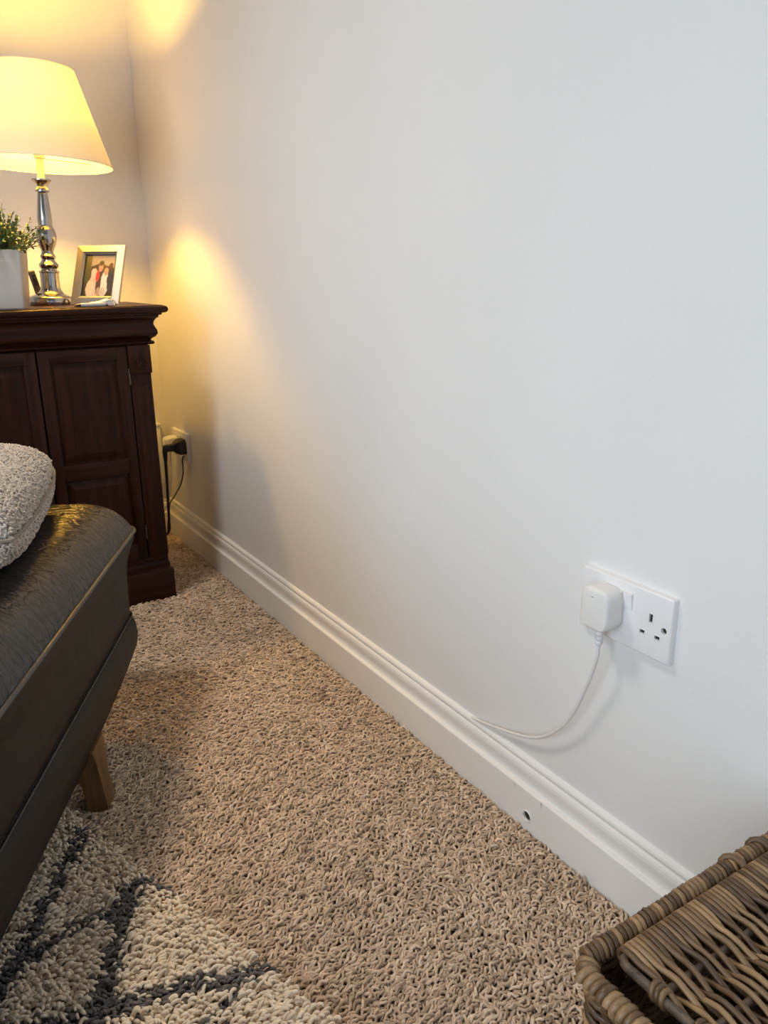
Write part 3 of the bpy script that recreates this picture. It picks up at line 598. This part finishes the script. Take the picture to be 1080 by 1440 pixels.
for k in range(6):
    L = .013+.006*random.random(); c1 = random.uniform(-.0032, .0032); c2 = random.uniform(-.0032, .0032)
    cv.append(yarn_shape('cushion_yarn_piece', [(-L/2, 0, -.0018), (-L*.25, c1, .0005), (L*.05, c2, .0012), (L*.3, c1*.5, .0004), (L*.5, 0, -.0018)], .0017+.0004*random.random(), 'cushion_yarn', 6))
P3, E3 = [], []
me = cob.data; me.calc_loop_triangles()
tv = np.array([[me.vertices[i].co[:] for i in t.vertices] for t in me.loop_triangles]); nr = np.cross(tv[:, 1]-tv[:, 0], tv[:, 2]-tv[:, 0]); ar = np.linalg.norm(nr, axis=1)/2
good = ar > 1e-9; tv, nr, ar = tv[good], nr[good]/(2*ar[good])[:, None], ar[good]
NP = 19000; ti = rng.choice(len(ar), NP, p=ar/ar.sum()); r1, r2 = np.sqrt(rng.random(NP)), rng.random(NP)
P3 = tv[ti, 0]*(1-r1)[:, None]+tv[ti, 1]*(r1*(1-r2))[:, None]+tv[ti, 2]*(r1*r2)[:, None]; nv = nr[ti]
kp = np.abs(P3[:, 2]) > .004; P3, nv = P3[kp], nv[kp]; NP = len(P3)
P3 = P3+nv*rng.normal(.0003, .0006, NP)[:, None]
ref = np.stack([np.full(NP, .75), np.full(NP, .65), np.zeros(NP)], 1)+rng.normal(0, .42, (NP, 3)); tx = ref-nv*(ref*nv).sum(1)[:, None]; tx /= np.linalg.norm(tx, axis=1)[:, None]+1e-9; ty = np.cross(nv, tx)
e_y = np.arcsin(np.clip(-tx[:, 2], -1, 1)); e_x = np.arctan2(ty[:, 2], nv[:, 2]); e_z = np.arctan2(tx[:, 1], tx[:, 0])
scatter('cushion_pile', P3, np.stack([e_x, e_y, e_z], 1), rng.uniform(.8, 1.25, NP), np.clip(.55+.22*rng.normal(0, 1, NP), 0, 1), cv, cush)

# ------------------------------------------------------------------ wicker basket
BX0, BX1, BY0, BY1, BZ = -.351, -.028, -.12, .346, .300
bk_ = thing('wicker_basket', 'brown woven willow basket with a hinged lid standing against the skirting board', 'basket', ((BX0+BX1)/2, (BY0+BY1)/2, 0))
body = MB().rings([rrect(BX0+.012, BX1-.012, BY0+.012, BY1-.012, .02, z, 4) for z in (-.003, .02, .12)]+[rrect(BX0+.014, BX1-.014, BY0+.014, BY1-.014, .018, .125, 4)]).build('basket_base', 'willow_dark', bk_, world=True)
def perim(x0, x1, y0, y1, r, step=.0075):
    """points around a rounded rectangle with outward normals, even steps"""
    base = [Vector(p) for p in rrect(x0, x1, y0, y1, r, 0, 6)]; out = []; n = len(base)
    seg = [(base[(i+1) % n]-base[i]).length for i in range(n)]; tot = sum(seg); k = int(tot/step); cur = 0; i = 0; acc = 0
    for q in range(k):
        d = tot*q/k
        while acc+seg[i] < d: acc += seg[i]; i += 1
        t = (d-acc)/seg[i]; p = base[i].lerp(base[(i+1) % n], t); tg = (base[(i+1) % n]-base[i]).normalized(); out.append((p, Vector((tg.y, -tg.x, 0)), d))
    return out, tot
per, tot = perim(BX0+.004, BX1-.004, BY0+.004, BY1-.004, .022)
NS = 46; pitch = tot/NS
zz = .008; course = 0; mesh_cache = {}
while zz < .286:
    fl = 1+.03*math.sin(zz*9)*0
    mb = MB().tube([(p.x+nv_.x*(.0042*math.cos(2*math.pi*d/(2*pitch)+math.pi*course)), p.y+nv_.y*(.0042*math.cos(2*math.pi*d/(2*pitch)+math.pi*course)), zz+random.gauss(0, .0004)) for p, nv_, d in per], .0029, 6, closed=True)
    mb.build('willow_strand', 'willow', body, world=True, angle=80); zz += .0049; course += 1
st_, _ = perim(BX0+.004, BX1-.004, BY0+.004, BY1-.004, .022, pitch)
for q, (p, nv_, d) in enumerate(st_[:NS]):
    MB().tube([(p.x, p.y, 0.0), (p.x, p.y, .292)], .0030, 6).build('stake', 'willow_dark', body, world=True, angle=80)
# wrapped rim: a core rod with a binding wound around each side
rim_c = [(BX0, BY1), (BX1, BY1), (BX1, BY0), (BX0, BY0)]
rc = MB().tube([(x, y, BZ-.007) for x, y, _ in rrect(BX0, BX1, BY0, BY1, .016, 0, 5)], .0058, 8, closed=True).build('rim', 'willow_dark', bk_, world=True, angle=80)
def wrap(p0, p1, step, r, tr, name='rim_wrap'):
    p0, p1 = Vector(p0), Vector(p1); d = (p1-p0); L = d.length; d.normalize(); side = d.cross(Vector((0, 0, 1))); n = int(L/step)
    for i in range(n):
        c = p0+d*(i+.5)*step; tl = random.uniform(.5, .9); rj = r*random.uniform(.94, 1.08)
        pts = []
        for k in range(11):
            a = 2*math.pi*k/10; pts.append(c+side*rj*math.cos(a)+Vector((0, 0, 1))*rj*math.sin(a)+d*(step*tl*(k/10-.5)*1.6))
        o = MB().tube(pts, tr*random.uniform(.9, 1.1), 6).build(name, 'willow', rc, world=True, angle=80)
wrap((BX0, BY1-.012, BZ-.007), (BX0, -.10, BZ-.007), .0066, .0070, .0036)
wrap((BX0+.012, BY1, BZ-.007), (BX1-.006, BY1, BZ-.007), .0058, .0068, .0032)
wrap((BX0+.003, BY1-.010, BZ-.007), (BX0+.012, BY1-.002, BZ-.007), .0050, .0072, .0034)
for hx in (-.150, -.108):   # lid hinge loops
    pts = [(hx+.006*math.sin(2*math.pi*k/14), BY1-.006+.0145*math.cos(2*math.pi*k/14), BZ-.006+.0098*math.sin(2*math.pi*k/14+.3)) for k in range(14)]
    MB().tube(pts, .0034, 7, closed=True).build('hinge_loop', 'willow', rc, world=True, angle=80)
# lid
LX0, LX1, LY0, LY1, LZ = -.321, -.040, -.105, .327, .299
lid = MB().tube([(x, y, LZ) for x, y, _ in rrect(LX0, LX1, LY0, LY1, .008, 0, 3)], .0042, 8, closed=True).build('lid_frame', 'willow_dark', bk_, world=True, angle=80)
nst = 10; SG = .040; sts = [LY1-SG*k-.040 for k in range(nst)]
for y in sts: MB().tube([(LX0-.004, y, LZ), (LX1+.004, y, LZ)], .0036, 7).build('lid_stake', 'willow_dark', lid, world=True, angle=80)
for y in sts:
    for q in range(3):
        pts = [(LX0+.0005+.0068*math.cos(2*math.pi*k/12)*(.9)+.0015, y+(q-1)*.0046+.002*math.sin(2*math.pi*k/12), LZ+.0066*math.sin(2*math.pi*k/12)) for k in range(12)]
        MB().tube(pts, .0026, 6, closed=True).build('lid_binding', 'willow', lid, world=True, angle=80)
x = LX0+.0055; k = 0
while x < LX1-.003:
    ph_ = math.pi*(k % 2); pts = []; y = LY1+.0055
    sl = random.uniform(-.006, .006)
    pts += [(x, LY1-.004, LZ-.0062), (x, LY1+.005, LZ-.003), (x+.0003, LY1+.0062, LZ+.001), (x+.0006, LY1+.003, LZ+.0060), (x+.0008, LY1-.006, LZ+.0062)]
    N_ = 64; y0 = LY1-.014
    for i in range(N_+1):
        yy = y0+(LY0-y0)*i/N_; w = math.cos(math.pi*(yy-sts[0])/SG+ph_); env = min(1, i/4)
        pts.append((x+.001+(.0016*math.sin(math.pi*(yy-sts[0])/SG+ph_)+.0022*math.sin(math.pi*(yy-sts[0])/(2*SG)+k))*env, yy, LZ+.0050*w*env+.0050*(1-env)+random.gauss(0, .0003)))
    MB().tube(pts, .0026*random.uniform(.88, 1.12), 6).build('lid_strand', 'willow', lid, world=True, angle=80); x += .0054; k += 1
